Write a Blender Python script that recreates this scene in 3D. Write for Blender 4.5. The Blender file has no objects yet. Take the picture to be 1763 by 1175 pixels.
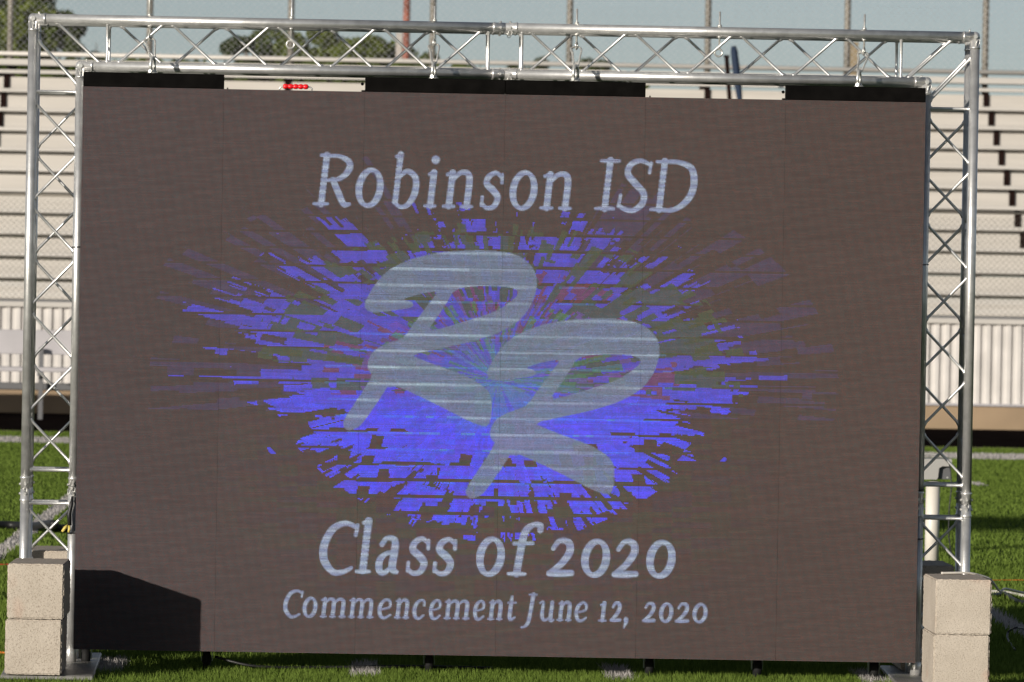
import bpy, math, random
import numpy as np
from mathutils import Vector, Matrix
random.seed(7); rng = np.random.default_rng(7)
PI = math.pi
sc = bpy.context.scene
C = sc.collection

# ---------------------------------------------------------------- camera
FPX, CX, CZ, YAW, PITCH, ROLL, DIST = 9679.12, -0.54, 1.40, 0.0289665, -0.0099380, 0.0181924, 20.0
PW, PH = 1763.0, 1175.0
def cam_axes():
    cy, sy, cp, sp = math.cos(YAW), math.sin(YAW), math.cos(PITCH), math.sin(PITCH)
    f = Vector((sy*cp, cy*cp, sp)); r = Vector((cy, -sy, 0)); u = r.cross(f)
    c, s = math.cos(ROLL), math.sin(ROLL)
    return r*c+u*s, -r*s+u*c, f
R_, U_, F_ = cam_axes()
cam = bpy.data.cameras.new('camera'); co = bpy.data.objects.new('camera', cam); C.objects.link(co)
co.matrix_world = Matrix(((R_.x, U_.x, -F_.x, CX), (R_.y, U_.y, -F_.y, -DIST), (R_.z, U_.z, -F_.z, CZ), (0, 0, 0, 1)))
cam.sensor_width = 36; cam.lens = FPX/PW*36; cam.clip_start = 0.5; cam.clip_end = 3000
cam.dof.use_dof = True; cam.dof.focus_distance = 20.05; cam.dof.aperture_fstop = 12
sc.camera = co
def at(x, y, Y):
    """point of the world at depth Y that the photograph shows at pixel x, y"""
    v = F_ + R_*((x-PW/2)/FPX) - U_*((y-PH/2)/FPX)
    return Vector((CX, -DIST, CZ)) + v*((Y+DIST)/v.y)

# ---------------------------------------------------------------- light
SUN = Vector((0.45, 0.56, -0.143)).normalized()          # direction the light travels
EL = math.asin(-SUN.z)
w = bpy.data.worlds.new('World'); sc.world = w; w.use_nodes = True
nt = w.node_tree; nt.nodes.clear()
sky = nt.nodes.new('ShaderNodeTexSky'); sky.sky_type = 'NISHITA'; sky.sun_disc = False
sky.sun_elevation = EL; sky.sun_rotation = math.atan2(-SUN.x, -SUN.y) % (2*PI)
sky.air_density = 0.62; sky.dust_density = 0.35; sky.ozone_density = 1.2
bg = nt.nodes.new('ShaderNodeBackground'); bg.inputs[1].default_value = 0.072
out = nt.nodes.new('ShaderNodeOutputWorld')
hs = nt.nodes.new('ShaderNodeHueSaturation'); hs.inputs['Saturation'].default_value = 0.62
nt.links.new(sky.outputs[0], hs.inputs['Color']); nt.links.new(hs.outputs[0], bg.inputs[0]); nt.links.new(bg.outputs[0], out.inputs[0])
sl = bpy.data.lights.new('sun', 'SUN'); sl.energy = 5.0; sl.angle = math.radians(0.55); sl.color = (1, 0.93, 0.83)
so = bpy.data.objects.new('sun', sl); C.objects.link(so)
so.rotation_euler = SUN.to_track_quat('-Z', 'Y').to_euler(); so.location = (-9, -14, 6)
sc.view_settings.view_transform = 'Standard'; sc.view_settings.look = 'None'
sc.view_settings.exposure = 0; sc.view_settings.gamma = 1; sc.view_settings.use_curve_mapping = False

# ---------------------------------------------------------------- materials
def mat(name, col, rough=0.6, metal=0.0, vary=0.0, scale=8.0, bump=0.0, bscale=40.0, col2=None, spec=0.5, detail=4, stretch=None):
    m = bpy.data.materials.new(name); m.use_nodes = True; n = m.node_tree; b = n.nodes['Principled BSDF']
    b.inputs['Base Color'].default_value = (*col, 1); b.inputs['Roughness'].default_value = rough
    b.inputs['Metallic'].default_value = metal; b.inputs['Specular IOR Level'].default_value = spec
    tc = n.nodes.new('ShaderNodeTexCoord'); mp = n.nodes.new('ShaderNodeMapping')
    g = n.nodes.new('ShaderNodeNewGeometry')
    n.links.new(g.outputs['Position'], mp.inputs[0])
    if stretch: mp.inputs['Scale'].default_value = stretch
    if vary or col2:
        no = n.nodes.new('ShaderNodeTexNoise'); no.inputs['Scale'].default_value = scale; no.inputs['Detail'].default_value = detail
        n.links.new(mp.outputs[0], no.inputs[0])
        cr = n.nodes.new('ShaderNodeValToRGB')
        lo = tuple(c*(1-vary) for c in col); hi = col2 if col2 else tuple(min(1, c*(1+vary)) for c in col)
        cr.color_ramp.elements[0].position = 0.35; cr.color_ramp.elements[1].position = 0.65
        cr.color_ramp.elements[0].color = (*lo, 1); cr.color_ramp.elements[1].color = (*hi, 1)
        n.links.new(no.outputs[0], cr.inputs[0]); n.links.new(cr.outputs[0], b.inputs['Base Color'])
    if bump:
        nb = n.nodes.new('ShaderNodeTexNoise'); nb.inputs['Scale'].default_value = bscale; nb.inputs['Detail'].default_value = 5
        n.links.new(mp.outputs[0], nb.inputs[0])
        bp = n.nodes.new('ShaderNodeBump'); bp.inputs['Strength'].default_value = bump; bp.inputs['Distance'].default_value = 0.004
        n.links.new(nb.outputs[0], bp.inputs['Height']); n.links.new(bp.outputs[0], b.inputs['Normal'])
    return m

M = {}
M['alu'] = mat('aluminium_tube', (0.66, 0.655, 0.64), 0.38, 0.72, 0.12, 26, 0.10, 160, stretch=(1, 1, 1))
M['alu_bright'] = mat('aluminium_joint', (0.76, 0.75, 0.73), 0.3, 0.7, 0.12, 60)
M['zinc'] = mat('zinc_steel', (0.66, 0.65, 0.61), 0.3, 0.6, 0.15, 90)
M['black'] = mat('black_powder_coat', (0.004, 0.0036, 0.0033), 0.7, 0, 0.3, 20, spec=0.03)
M['rubber'] = mat('black_rubber', (0.012, 0.012, 0.012), 0.7, spec=0.2)
M['cable_white'] = mat('white_cable', (0.62, 0.58, 0.52), 0.5)
M['cable_black'] = mat('black_cable', (0.012, 0.012, 0.012), 0.5)
M['orange'] = mat('orange_cord', (0.8, 0.19, 0.03), 0.5)
M['redcord'] = mat('red_string', (0.55, 0.06, 0.03), 0.6)
M['red'] = mat('red_plastic', (0.78, 0.012, 0.018), 0.32)
M['yellow'] = mat('yellow_tip', (0.62, 0.5, 0.12), 0.5)
M['steel_plate'] = mat('steel_plate', (0.30, 0.285, 0.27), 0.45, 0.5, 0.2, 7, 0.1, 60)
M['plank'] = mat('bleacher_aluminium', (0.51, 0.48, 0.44), 0.5, 0.12, 0.05, 3, stretch=(.3, 1, 5))
M['riser'] = mat('bleacher_riser', (0.51, 0.475, 0.43), 0.55, 0.1, 0.06, 3, stretch=(.3, 1, 5))
M['rust'] = mat('brown_steel', (0.014, 0.007, 0.006), 0.9, 0, 0.3, 12, spec=0.05)
M['galv'] = mat('galvanised_wire', (0.66, 0.66, 0.66), 0.6, 0.0)
M['galv_dull'] = mat('weathered_wire', (0.13, 0.125, 0.10), 0.8, 0.0)
M['galvpost'] = mat('galvanised_post', (0.20, 0.18, 0.15), 0.6, 0.3, 0.2, 6)
M['cladding'] = mat('white_ribbed_steel', (0.56, 0.53, 0.50), 0.5, 0, 0.08, 4)
M['bench'] = mat('bench_aluminium', (0.42, 0.40, 0.41), 0.5, 0.2, 0.06, 4)
M['benchdark'] = mat('bench_frame', (0.13, 0.13, 0.135), 0.5, 0.3)
M['concrete'] = mat('stand_concrete', (0.30, 0.215, 0.135), 0.9, 0, 0.12, 1.5, 0.2, 20)
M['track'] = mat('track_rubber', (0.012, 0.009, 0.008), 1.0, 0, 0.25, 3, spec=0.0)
M['trackedge'] = mat('track_edge', (0.16, 0.09, 0.06), 0.9)
M['earth'] = mat('dry_grass_ground', (0.07, 0.085, 0.03), 0.95, 0, 0.2, 0.2)
M['paint'] = mat('painted_turf', (0.42, 0.40, 0.38), 0.9, 0, 0.25, 90, 0.5, 300, spec=0.1)
M['bark'] = mat('bark', (0.09, 0.065, 0.045), 0.9, 0, 0.3, 8)
M['redpole'] = mat('weathered_red_pole', (0.24, 0.075, 0.045), 0.8, 0, 0.3, 3)
M['palepost'] = mat('pale_post', (0.42, 0.38, 0.34), 0.8)
M['tanpost'] = mat('tan_post', (0.26, 0.20, 0.12), 0.8)
M['navy'] = mat('navy_cloth', (0.006, 0.018, 0.045), 0.8)
M['greybox'] = mat('grey_enclosure', (0.34, 0.33, 0.31), 0.5)
M['whitepost'] = mat('white_pvc_post', (0.66, 0.62, 0.55), 0.45)
M['castergreen'] = mat('caster_fork_zinc', (0.30, 0.36, 0.27), 0.4, 0.5)

def concrete_block_mat():
    m = bpy.data.materials.new('concrete_block'); m.use_nodes = True; n = m.node_tree; b = n.nodes['Principled BSDF']
    g = n.nodes.new('ShaderNodeNewGeometry'); L = n.links.new
    def noise(s, d=4):
        x = n.nodes.new('ShaderNodeTexNoise'); x.inputs['Scale'].default_value = s; x.inputs['Detail'].default_value = d
        L(g.outputs['Position'], x.inputs[0]); return x
    def ramp(src, p0, c0, p1, c1):
        r = n.nodes.new('ShaderNodeValToRGB'); r.color_ramp.elements[0].position = p0; r.color_ramp.elements[1].position = p1
        r.color_ramp.elements[0].color = (*c0, 1); r.color_ramp.elements[1].color = (*c1, 1); L(src, r.inputs[0]); return r
    base = ramp(noise(9).outputs[0], .3, (.43, .375, .31), .7, (.50, .44, .37))
    fine = ramp(noise(260, 3).outputs[0], .34, (.55, .52, .50), .46, (1, 1, 1))
    mx = n.nodes.new('ShaderNodeMixRGB'); mx.blend_type = 'MULTIPLY'; mx.inputs[0].default_value = .8
    L(base.outputs[0], mx.inputs[1]); L(fine.outputs[0], mx.inputs[2])
    st = ramp(noise(5.5, 2).outputs[0], .60, (0, 0, 0), .75, (.6, .6, .6))
    m2 = n.nodes.new('ShaderNodeMixRGB'); m2.inputs[2].default_value = (.42, .23, .16, 1)
    L(st.outputs[0], m2.inputs[0]); L(mx.outputs[0], m2.inputs[1]); L(m2.outputs[0], b.inputs['Base Color'])
    b.inputs['Roughness'].default_value = .95; b.inputs['Specular IOR Level'].default_value = .1
    bp = n.nodes.new('ShaderNodeBump'); bp.inputs['Strength'].default_value = .45; bp.inputs['Distance'].default_value = .004
    L(noise(210, 4).outputs[0], bp.inputs['Height']); L(bp.outputs[0], b.inputs['Normal'])
    return m
M['block'] = concrete_block_mat()

def leafy(name, c1, c2, trans=0.35, scale=0.8):
    m = bpy.data.materials.new(name); m.use_nodes = True; n = m.node_tree; n.nodes.clear(); L = n.links.new
    o = n.nodes.new('ShaderNodeOutputMaterial'); d = n.nodes.new('ShaderNodeBsdfDiffuse'); t = n.nodes.new('ShaderNodeBsdfTranslucent')
    mx = n.nodes.new('ShaderNodeMixShader'); mx.inputs[0].default_value = trans
    g = n.nodes.new('ShaderNodeNewGeometry'); no = n.nodes.new('ShaderNodeTexNoise'); no.inputs['Scale'].default_value = scale; no.inputs['Detail'].default_value = 5
    wn = n.nodes.new('ShaderNodeMath'); wn.operation = 'ADD'
    m3 = n.nodes.new('ShaderNodeMath'); m3.operation = 'MULTIPLY'; m3.inputs[1].default_value = .5
    L(g.outputs['Position'], no.inputs[0]); L(g.outputs['Random Per Island'], m3.inputs[0])
    L(no.outputs[0], wn.inputs[0]); L(m3.outputs[0], wn.inputs[1])
    cr = n.nodes.new('ShaderNodeValToRGB'); cr.color_ramp.elements[0].position = .4; cr.color_ramp.elements[1].position = 1.0
    cr.color_ramp.elements[0].color = (*c1, 1); cr.color_ramp.elements[1].color = (*c2, 1)
    L(wn.outputs[0], cr.inputs[0]); L(cr.outputs[0], d.inputs[0]); L(cr.outputs[0], t.inputs[0])
    L(d.outputs[0], mx.inputs[1]); L(t.outputs[0], mx.inputs[2]); L(mx.outputs[0], o.inputs[0]); return m
M['blade'] = leafy('turf_blade', (.066, .108, .016), (.185, .260, .052), .3, 5)
M['blade_white'] = leafy('painted_blade', (.28, .26, .25), (.50, .47, .45), .2, 6)
M['leaf'] = leafy('leaf_green', (.055, .08, .012), (.165, .20, .035), .35, .7)
M['leaf_dark'] = leafy('leaf_dark_green', (.028, .042, .010), (.08, .105, .025), .3, .7)
M['turf'] = mat('turf_base', (0.052, 0.085, 0.014), 0.95, 0, 0.25, 2.5, 0.9, 90, spec=0.05)

# ---------------------------------------------------------------- mesh helpers
class MB:
    def __init__(s): s.v = []; s.f = []; s.sm = []
    def box(s, x0, x1, y0, y1, z0, z1, rot=0, c=None, bev=0):
        i = len(s.v)
        if bev:
            b = bev; pts = []
            for sx in (0, 1):
                for sy in (0, 1):
                    for sz in (0, 1):
                        X, Y, Z = (x0, x1)[sx], (y0, y1)[sy], (z0, z1)[sz]
                        dx, dy, dz = b*(1-2*sx), b*(1-2*sy), b*(1-2*sz)
                        pts += [(X, Y+dy, Z+dz), (X+dx, Y, Z+dz), (X+dx, Y+dy, Z)]
            s.v += pts
            def P(sx, sy, sz, k): return i+((sx*2+sy)*2+sz)*3+k
            for a in (0, 1):
                q = [P(a, 0, 0, 0), P(a, 1, 0, 0), P(a, 1, 1, 0), P(a, 0, 1, 0)]; s.f.append(q if a else q[::-1])
                q = [P(0, a, 0, 1), P(1, a, 0, 1), P(1, a, 1, 1), P(0, a, 1, 1)]; s.f.append(q[::-1] if a else q)
                q = [P(0, 0, a, 2), P(1, 0, a, 2), P(1, 1, a, 2), P(0, 1, a, 2)]; s.f.append(q if a else q[::-1])
            for a in (0, 1):
                for b_ in (0, 1):
                    s.f.append([P(a, b_, 0, 0), P(a, b_, 0, 1), P(a, b_, 1, 1), P(a, b_, 1, 0)])
                    s.f.append([P(a, 0, b_, 0), P(a, 0, b_, 2), P(a, 1, b_, 2), P(a, 1, b_, 0)])
                    s.f.append([P(0, a, b_, 1), P(0, a, b_, 2), P(1, a, b_, 2), P(1, a, b_, 1)])
            for a in (0, 1):
                for b_ in (0, 1):
                    for c_ in (0, 1): s.f.append([P(a, b_, c_, 0), P(a, b_, c_, 1), P(a, b_, c_, 2)])
            s.sm += [False]*(len(s.f)-len(s.sm))
        else:
            s.v += [(x, y, z) for x in (x0, x1) for y in (y0, y1) for z in (z0, z1)]
            for q in ((0, 1, 3, 2), (4, 6, 7, 5), (0, 4, 5, 1), (2, 3, 7, 6), (0, 2, 6, 4), (1, 5, 7, 3)): s.f.append([i+k for k in q]); s.sm.append(False)
        if rot:
            cx, cy = c if c else ((x0+x1)/2, (y0+y1)/2); cs, sn = math.cos(rot), math.sin(rot)
            for k in range(i, len(s.v)):
                x, y, z = s.v[k]; s.v[k] = (cx+(x-cx)*cs-(y-cy)*sn, cy+(x-cx)*sn+(y-cy)*cs, z)
        return s
    def tube(s, pts, r, n=10, cap=True, closed=False):
        pts = [Vector(p) for p in pts]; m = len(pts); rs = r if isinstance(r, (list, tuple)) else [r]*m
        i0 = len(s.v); nrm = None
        for k, p in enumerate(pts):
            if closed: t = pts[(k+1) % m]-pts[k-1]
            else: t = pts[min(k+1, m-1)]-pts[max(k-1, 0)]
            t.normalize()
            if nrm is None:
                a = Vector((0, 0, 1)) if abs(t.z) < .9 else Vector((1, 0, 0)); nrm = (a-t*a.dot(t)).normalized()
            else:
                nrm = nrm-t*nrm.dot(t)
                nrm.normalize()
            b = t.cross(nrm)
            for j in range(n):
                an = 2*PI*j/n; q = p+(nrm*math.cos(an)+b*math.sin(an))*rs[k]; s.v.append(tuple(q))
        for k in range(m if closed else m-1):
            k2 = (k+1) % m
            for j in range(n):
                j2 = (j+1) % n; s.f.append([i0+k*n+j, i0+k*n+j2, i0+k2*n+j2, i0+k2*n+j]); s.sm.append(True)
        if cap and not closed:
            s.f.append([i0+j for j in range(n)][::-1]); s.sm.append(False)
            s.f.append([i0+(m-1)*n+j for j in range(n)]); s.sm.append(False)
        return s
    def ball(s, c, r, n=10, k=6, sc_=(1, 1, 1)):
        i0 = len(s.v); c = Vector(c)
        for a in range(k+1):
            th = PI*a/k
            for j in range(n):
                ph = 2*PI*j/n; s.v.append((c.x+r*sc_[0]*math.sin(th)*math.cos(ph), c.y+r*sc_[1]*math.sin(th)*math.sin(ph), c.z+r*sc_[2]*math.cos(th)))
        for a in range(k):
            for j in range(n):
                j2 = (j+1) % n; s.f.append([i0+a*n+j, i0+(a+1)*n+j, i0+(a+1)*n+j2, i0+a*n+j2]); s.sm.append(True)
        return s
    def build(s, name, m, parent=None):
        me = bpy.data.meshes.new(name); me.from_pydata(s.v, [], s.f); me.materials.append(m)
        me.polygons.foreach_set('use_smooth', s.sm); me.update(); 
        o = bpy.data.objects.new(name, me); C.objects.link(o)
        if parent is not None: o.parent = parent
        return o
def tag(o, label=None, cat=None, group=None, kind=None):
    if label: o['label'] = label
    if cat: o['category'] = cat
    if group: o['group'] = group
    if kind: o['kind'] = kind
    return o
def empty(name, label, cat, loc=(0, 0, 0), group=None):
    o = bpy.data.objects.new(name, None); C.objects.link(o); o.location = loc; return tag(o, label, cat, group)
class Local(MB):
    """mesh written in world metres, shifted to its parent's base"""
    def build(s, name, m, parent=None):
        if parent is not None:
            d = parent.location if parent.parent is None else Vector((0, 0, 0))
            q = parent
            if parent.parent is not None: d = parent.parent.location
            s.v = [(x-d[0], y-d[1], z-d[2]) for x, y, z in s.v]
        return super().build(name, m, parent)
L = Local

# ================================================================ SETTING
def sheet(name, x0, x1, y0, y1, z, m, nx=1, ny=1):
    v = [(x0+(x1-x0)*i/nx, y0+(y1-y0)*j/ny, z) for j in range(ny+1) for i in range(nx+1)]
    f = [[j*(nx+1)+i, j*(nx+1)+i+1, (j+1)*(nx+1)+i+1, (j+1)*(nx+1)+i] for j in range(ny) for i in range(nx)]
    me = bpy.data.meshes.new(name); me.from_pydata(v, [], f); me.materials.append(m); me.update()
    o = bpy.data.objects.new(name, me); C.objects.link(o); return tag(o, kind='structure')
sheet('ground', -900, 900, -900, 1500, -0.012, M['earth'])
sheet('turf_field', -50, 50, -24, 31.0, -0.008, M['turf'])
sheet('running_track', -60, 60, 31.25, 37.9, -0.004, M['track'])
sheet('track_edging', -60, 60, 31.0, 31.25, -0.004, M['trackedge'])
YL = [-2.29+4.572*k for k in range(-3, 5)]                # five-yard lines
SIDE0, SIDE1 = 27.5, 29.2
sheet('sideline', -50, 50, SIDE0, SIDE1, -0.004, M['paint'])
for k, x in enumerate(YL):
    sheet('yard_line', x-.05, x+.05, -22, SIDE0-.01, -0.004, M['paint'])
TICKS = []
for k in range(-22, 40):
    x = -2.29+.9144*k
    if (k % 5) == 0: continue
    TICKS.append((x-.05-.0, x+.05, 0.00, .62)); TICKS.append((x-.05, x+.05, 21.0, 21.6))
me_v = []; me_f = []
tk = MB()
for a in TICKS:
    i = len(tk.v); tk.v += [(a[0], a[2], -.004), (a[1], a[2], -.004), (a[1], a[3], -.004), (a[0], a[3], -.004)]; tk.f.append([i, i+1, i+2, i+3]); tk.sm.append(False)
tag(tk.build('yard_marks', M['paint']), kind='structure')

def is_paint(x, y):
    p = np.zeros(len(x), bool)
    for a in YL: p |= (np.abs(x-a) < .05+rng.normal(0, .006, len(x))) & (y < SIDE0)
    p |= (y > SIDE0) & (y < SIDE1)
    k = np.round((x+2.29)/.9144); dx = np.abs(x+2.29-.9144*k) < .05+rng.normal(0, .006, len(x))
    p |= dx & (((y > 0) & (y < .62)) | ((y > 21) & (y < 21.6))) & (np.mod(k, 5) != 0)
    return p
def grass(name, x0, x1, y0, y1, n, h, wd, label):
    x = rng.uniform(x0, x1, n); y = rng.uniform(y0, y1, n)
    hh = h*rng.uniform(.55, 1.25, n); a = rng.uniform(0, 2*PI, n); la = rng.uniform(0, 2*PI, n); lean = hh*rng.uniform(.1, .8, n)
    z0 = -.008
    v = np.zeros((n, 3, 3)); dx, dy = np.cos(a)*wd/2, np.sin(a)*wd/2
    v[:, 0] = np.stack([x-dx, y-dy, np.full(n, z0)], 1); v[:, 1] = np.stack([x+dx, y+dy, np.full(n, z0)], 1)
    v[:, 2] = np.stack([x+np.cos(la)*lean, y+np.sin(la)*lean, hh+z0], 1)
    me = bpy.data.meshes.new(name); me.vertices.add(3*n); me.vertices.foreach_set('co', v.ravel())
    me.loops.add(3*n); me.loops.foreach_set('vertex_index', np.arange(3*n, dtype=np.int32))
    me.polygons.add(n); me.polygons.foreach_set('loop_start', np.arange(0, 3*n, 3, dtype=np.int32)); me.polygons.foreach_set('loop_total', np.full(n, 3, np.int32))
    me.materials.append(M['blade']); me.materials.append(M['blade_white'])
    me.polygons.foreach_set('material_index', is_paint(x, y).astype(np.int32))
    me.update(); me.validate()
    o = bpy.data.objects.new(name, me); C.objects.link(o)
    return tag(o, label, 'grass', kind='stuff')
grass('turf_grass', -3.2, 3.6, -1.1, 2.2, 210000, .030, .0045, 'short green turf blades in front of and under the big screen')
grass('turf_grass', -3.6, 4.4, 2.2, 9.0, 150000, .032, .009, 'short green turf blades just behind the screen frame')
grass('turf_grass', -5.5, 8.5, 9.0, 31.0, 460000, .019, .010, 'blurred green turf stretching from the screen to the track')

# ================================================================ STADIUM STAND
stand = empty('bleachers', 'cream aluminium bleachers with ribbed white front wall behind the screen', 'bleachers', (0, 38, 0))
SX0, SX1 = -15.0, 18.0
b = L()
b.box(SX0, SX1, 38.03, 38.5, -.012, .235, bev=.01); b.build('concrete_base', M['concrete'], stand)
# ribbed wall panels
PWD = .64; nx_ = 6
def ribbed(x0):
    m = L(); per = PWD/nx_; prof = []
    for i in range(nx_):
        a = x0+i*per; d = .026
        prof += [(a, 38.06), (a+per*.30, 38.06), (a+per*.46, 38.06-d), (a+per*.80, 38.06-d), (a+per*.97, 38.06)]
    prof.append((x0+PWD-.008, 38.06))
    if True: prof = [(x0+.004, 38.075)]+prof[0:]
    z0, z1 = .262, 1.085
    for (xa, ya), (xb, yb) in zip(prof[:-1], prof[1:]):
        i = len(m.v); m.v += [(xa, ya, z0), (xb, yb, z0), (xb, yb, z1), (xa, ya, z1)]; m.f.append([i, i+1, i+2, i+3]); m.sm.append(False)
    return m
x = SX0
while x < SX1-.1:
    ribbed(x).build('wall_panel', M['cladding'], stand); x += PWD
L().box(SX0, SX1, 38.0, 38.1, .236, .262).build('base_flashing', M['bench'], stand)
L().box(SX0, SX1, 37.99, 38.12, 1.087, 1.13).build('top_cap', M['plank'], stand)
L().box(SX0, SX1, 38.10, 38.14, .262, 1.085).build('wall_backing', M['benchdark'], stand)
# walkway planks
for k in range(8):
    L().box(SX0, SX1, 38.2+k*.8, 38.96+k*.8, 1.10, 1.14, bev=.004).build('walkway_plank', M['plank'], stand)
for k, (z, yy) in enumerate(((1.20, 43.9), (1.31, 44.2))):
    L().box(SX0, SX1, yy, yy+.06, z-.03, z+.025).build('kick_plank', M['plank'], stand)
NR = 11; Y0, Z0, DY, DZ = 44.7, 1.13, .60, .258
SEG = [(-15, -9.04), (-9, -3.04), (-3, 2.96), (3, 8.96), (9, 18)]
BXL, BXR = at(8, 155, 50.9).x, at(1703, 185, 50.9).x
BRX = [BXL+(BXR-BXL)/7*k for k in range(-5, 12)]
def seat_prof(x0, x1, y, z, m, name):
    q = L(); q.box(x0, x1, y, y+.17, z-.006, z, bev=.0015)
    q.box(x0, x1, y, y+.006, z-.045, z-.0065); q.box(x0, x1, y+.164, y+.17, z-.045, z-.0065)
    return q.build(name, m, stand)
for i in range(NR):
    y, z = Y0+DY*i, Z0+DZ*i
    for (a, c) in SEG:
        j = random.uniform(-.004, .004)
        L().box(a, c, y, y+.34, z-.04, z+j*.3, bev=.003).build('foot_plank', M['plank'], stand)
        L().box(a, c, y+DY-.03, y+DY-.008, z+.012+j, z+DZ-.046+j, bev=.003).build('riser_plank', M['riser'], stand)
        seat_prof(a, c, y+.44, z+DZ+.04+j*.4, M['plank'], 'seat_plank')
    for xb in BRX:
        br = L(); br.box(xb-.036, xb+.036, y+.545, y+.567, z+.03, z+DZ-.008); br.box(xb-.02, xb+.02, y+.36, y+.54, z-.09, z-.041)
        br.build('seat_bracket', M['rust'], stand)
yt, zt = Y0+DY*NR, Z0+DZ*NR
# top walkway, rail
TOPZ = 4.26
for (a, c) in SEG:
    L().box(a, c, 52.0, 52.3, 4.095, 4.175, bev=.004).build('back_plank', M['plank'], stand)
for xb in BRX:
    L().box(xb-.035, xb+.035, 52.32, 52.38, 3.2, 4.09).build('seat_bracket', M['rust'], stand)
    L().tube([(xb, 52.0, 0), (xb, 52.0, 3.9)], .06, 8).build('support_post', M['galvpost'], stand)

def chainlink(name, x0, x1, y, z0, z1, pitch, r, label, parent=None, amp=0.006):
    """woven zig-zag wires; every wire a thin bent strip of square section"""
    n = int((x1-x0)/pitch); k = int((z1-z0)/(pitch/2))
    V = []; Fc = []
    zz = np.arange(k+1)*pitch/2+z0
    for i in range(n):
        xc = x0+i*pitch
        s = np.where(np.arange(k+1) % 2 == 0, -1, 1)
        xs = xc+s*pitch*.515; ys = y+s*amp*(1 if i % 2 else -1)
        base = len(V)
        for j in range(k+1):
            X, Y, Z = xs[j], ys[j], zz[j]
            V += [(X-r, Y, Z), (X, Y-r, Z), (X+r, Y, Z), (X, Y+r, Z)]
        for j in range(k):
            q = base+j*4
            for t in range(4):
                u = (t+1) % 4; Fc.append([q+t, q+u, q+4+u, q+4+t])
    me = bpy.data.meshes.new(name); me.from_pydata(V, [], Fc); me.materials.append(M['galv'] if z1 > 4 else M['galv_dull']); me.update()
    if parent is not None:
        d = parent.location; me.transform(Matrix.Translation(-d))
    o = bpy.data.objects.new(name, me); C.objects.link(o); o.parent = parent
    o['kind'] = 'stuff'; return o
bf = empty('chain_link_fence', 'tall chain-link fence along the back of the bleachers against the sky', 'fence', (0, 52.5, 4.2))
chainlink('mesh', -9.5, 11.5, 52.5, 4.27, 6.3, .092, .0052, '', bf)
L().tube([(-12, 52.5, 4.262), (14, 52.5, 4.262)], .030, 8).build('bottom_rail', M['plank'], bf)
L().tube([(-12, 52.5, 6.33), (14, 52.5, 6.33)], .025, 8).build('top_rail', M['galvpost'], bf)
# knuckled lower edge of the mesh seen as a pale twisted line
for px in (18, 258, 501, 745, 981, 1219, 1459, 1697):
    X = at(px, 50, 52.58).x
    L().tube([(X, 52.58, 3.0), (X, 52.58, 6.4)], .042, 10).build('fence_post', M['galvpost'], bf)
for X in (-8.8, 10.3):
    L().tube([(X, 52.58, 3.0), (X, 52.58, 6.4)], .042, 10).build('fence_post', M['galvpost'], bf)
ff = empty('chain_link_fence', 'low chain-link guard fence on the front edge of the bleacher walkway', 'fence', (0, 38.3, 1.14))
chainlink('mesh', -7.5, 9.0, 38.3, 1.15, 2.22, .064, .0042, '', ff)
L().tube([(-12, 38.3, 2.24), (14, 38.3, 2.24)], .012, 8).build('top_rail', M['galvpost'], ff)
for X in (-9, -6.1, -1.2, 1.2, 3.6, 8.5):
    L().tube([(X, 38.34, 1.14), (X, 38.34, 2.25)], .022, 8).build('fence_post', M['galvpost'], ff)

# team bench at the left, between track and stand
bn = empty('team_bench', 'long grey aluminium team bench in front of the left end of the stand', 'bench', (-4, 35, 0))
L().box(-8, -1.4, 35.30, 35.34, .635, .875, bev=.006).build('backrest', M['bench'], bn)
L().box(-8, -1.4, 34.9, 35.2, .47, .515, bev=.006).build('seat', M['bench'], bn)
L().box(-8, -1.4, 35.35, 35.41, .285, .355, bev=.006).build('lower_rail', M['benchdark'], bn)
for X in (-7.4, -5.8, -4.6, at(71, 660, 35.3).x, -2.3):
    L().box(X-.022, X+.022, 35.20, 35.26, .0, .70).box(X-.02, X+.02, 34.92, 35.19, .43, .468).build('leg', M['benchdark'], bn)

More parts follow.
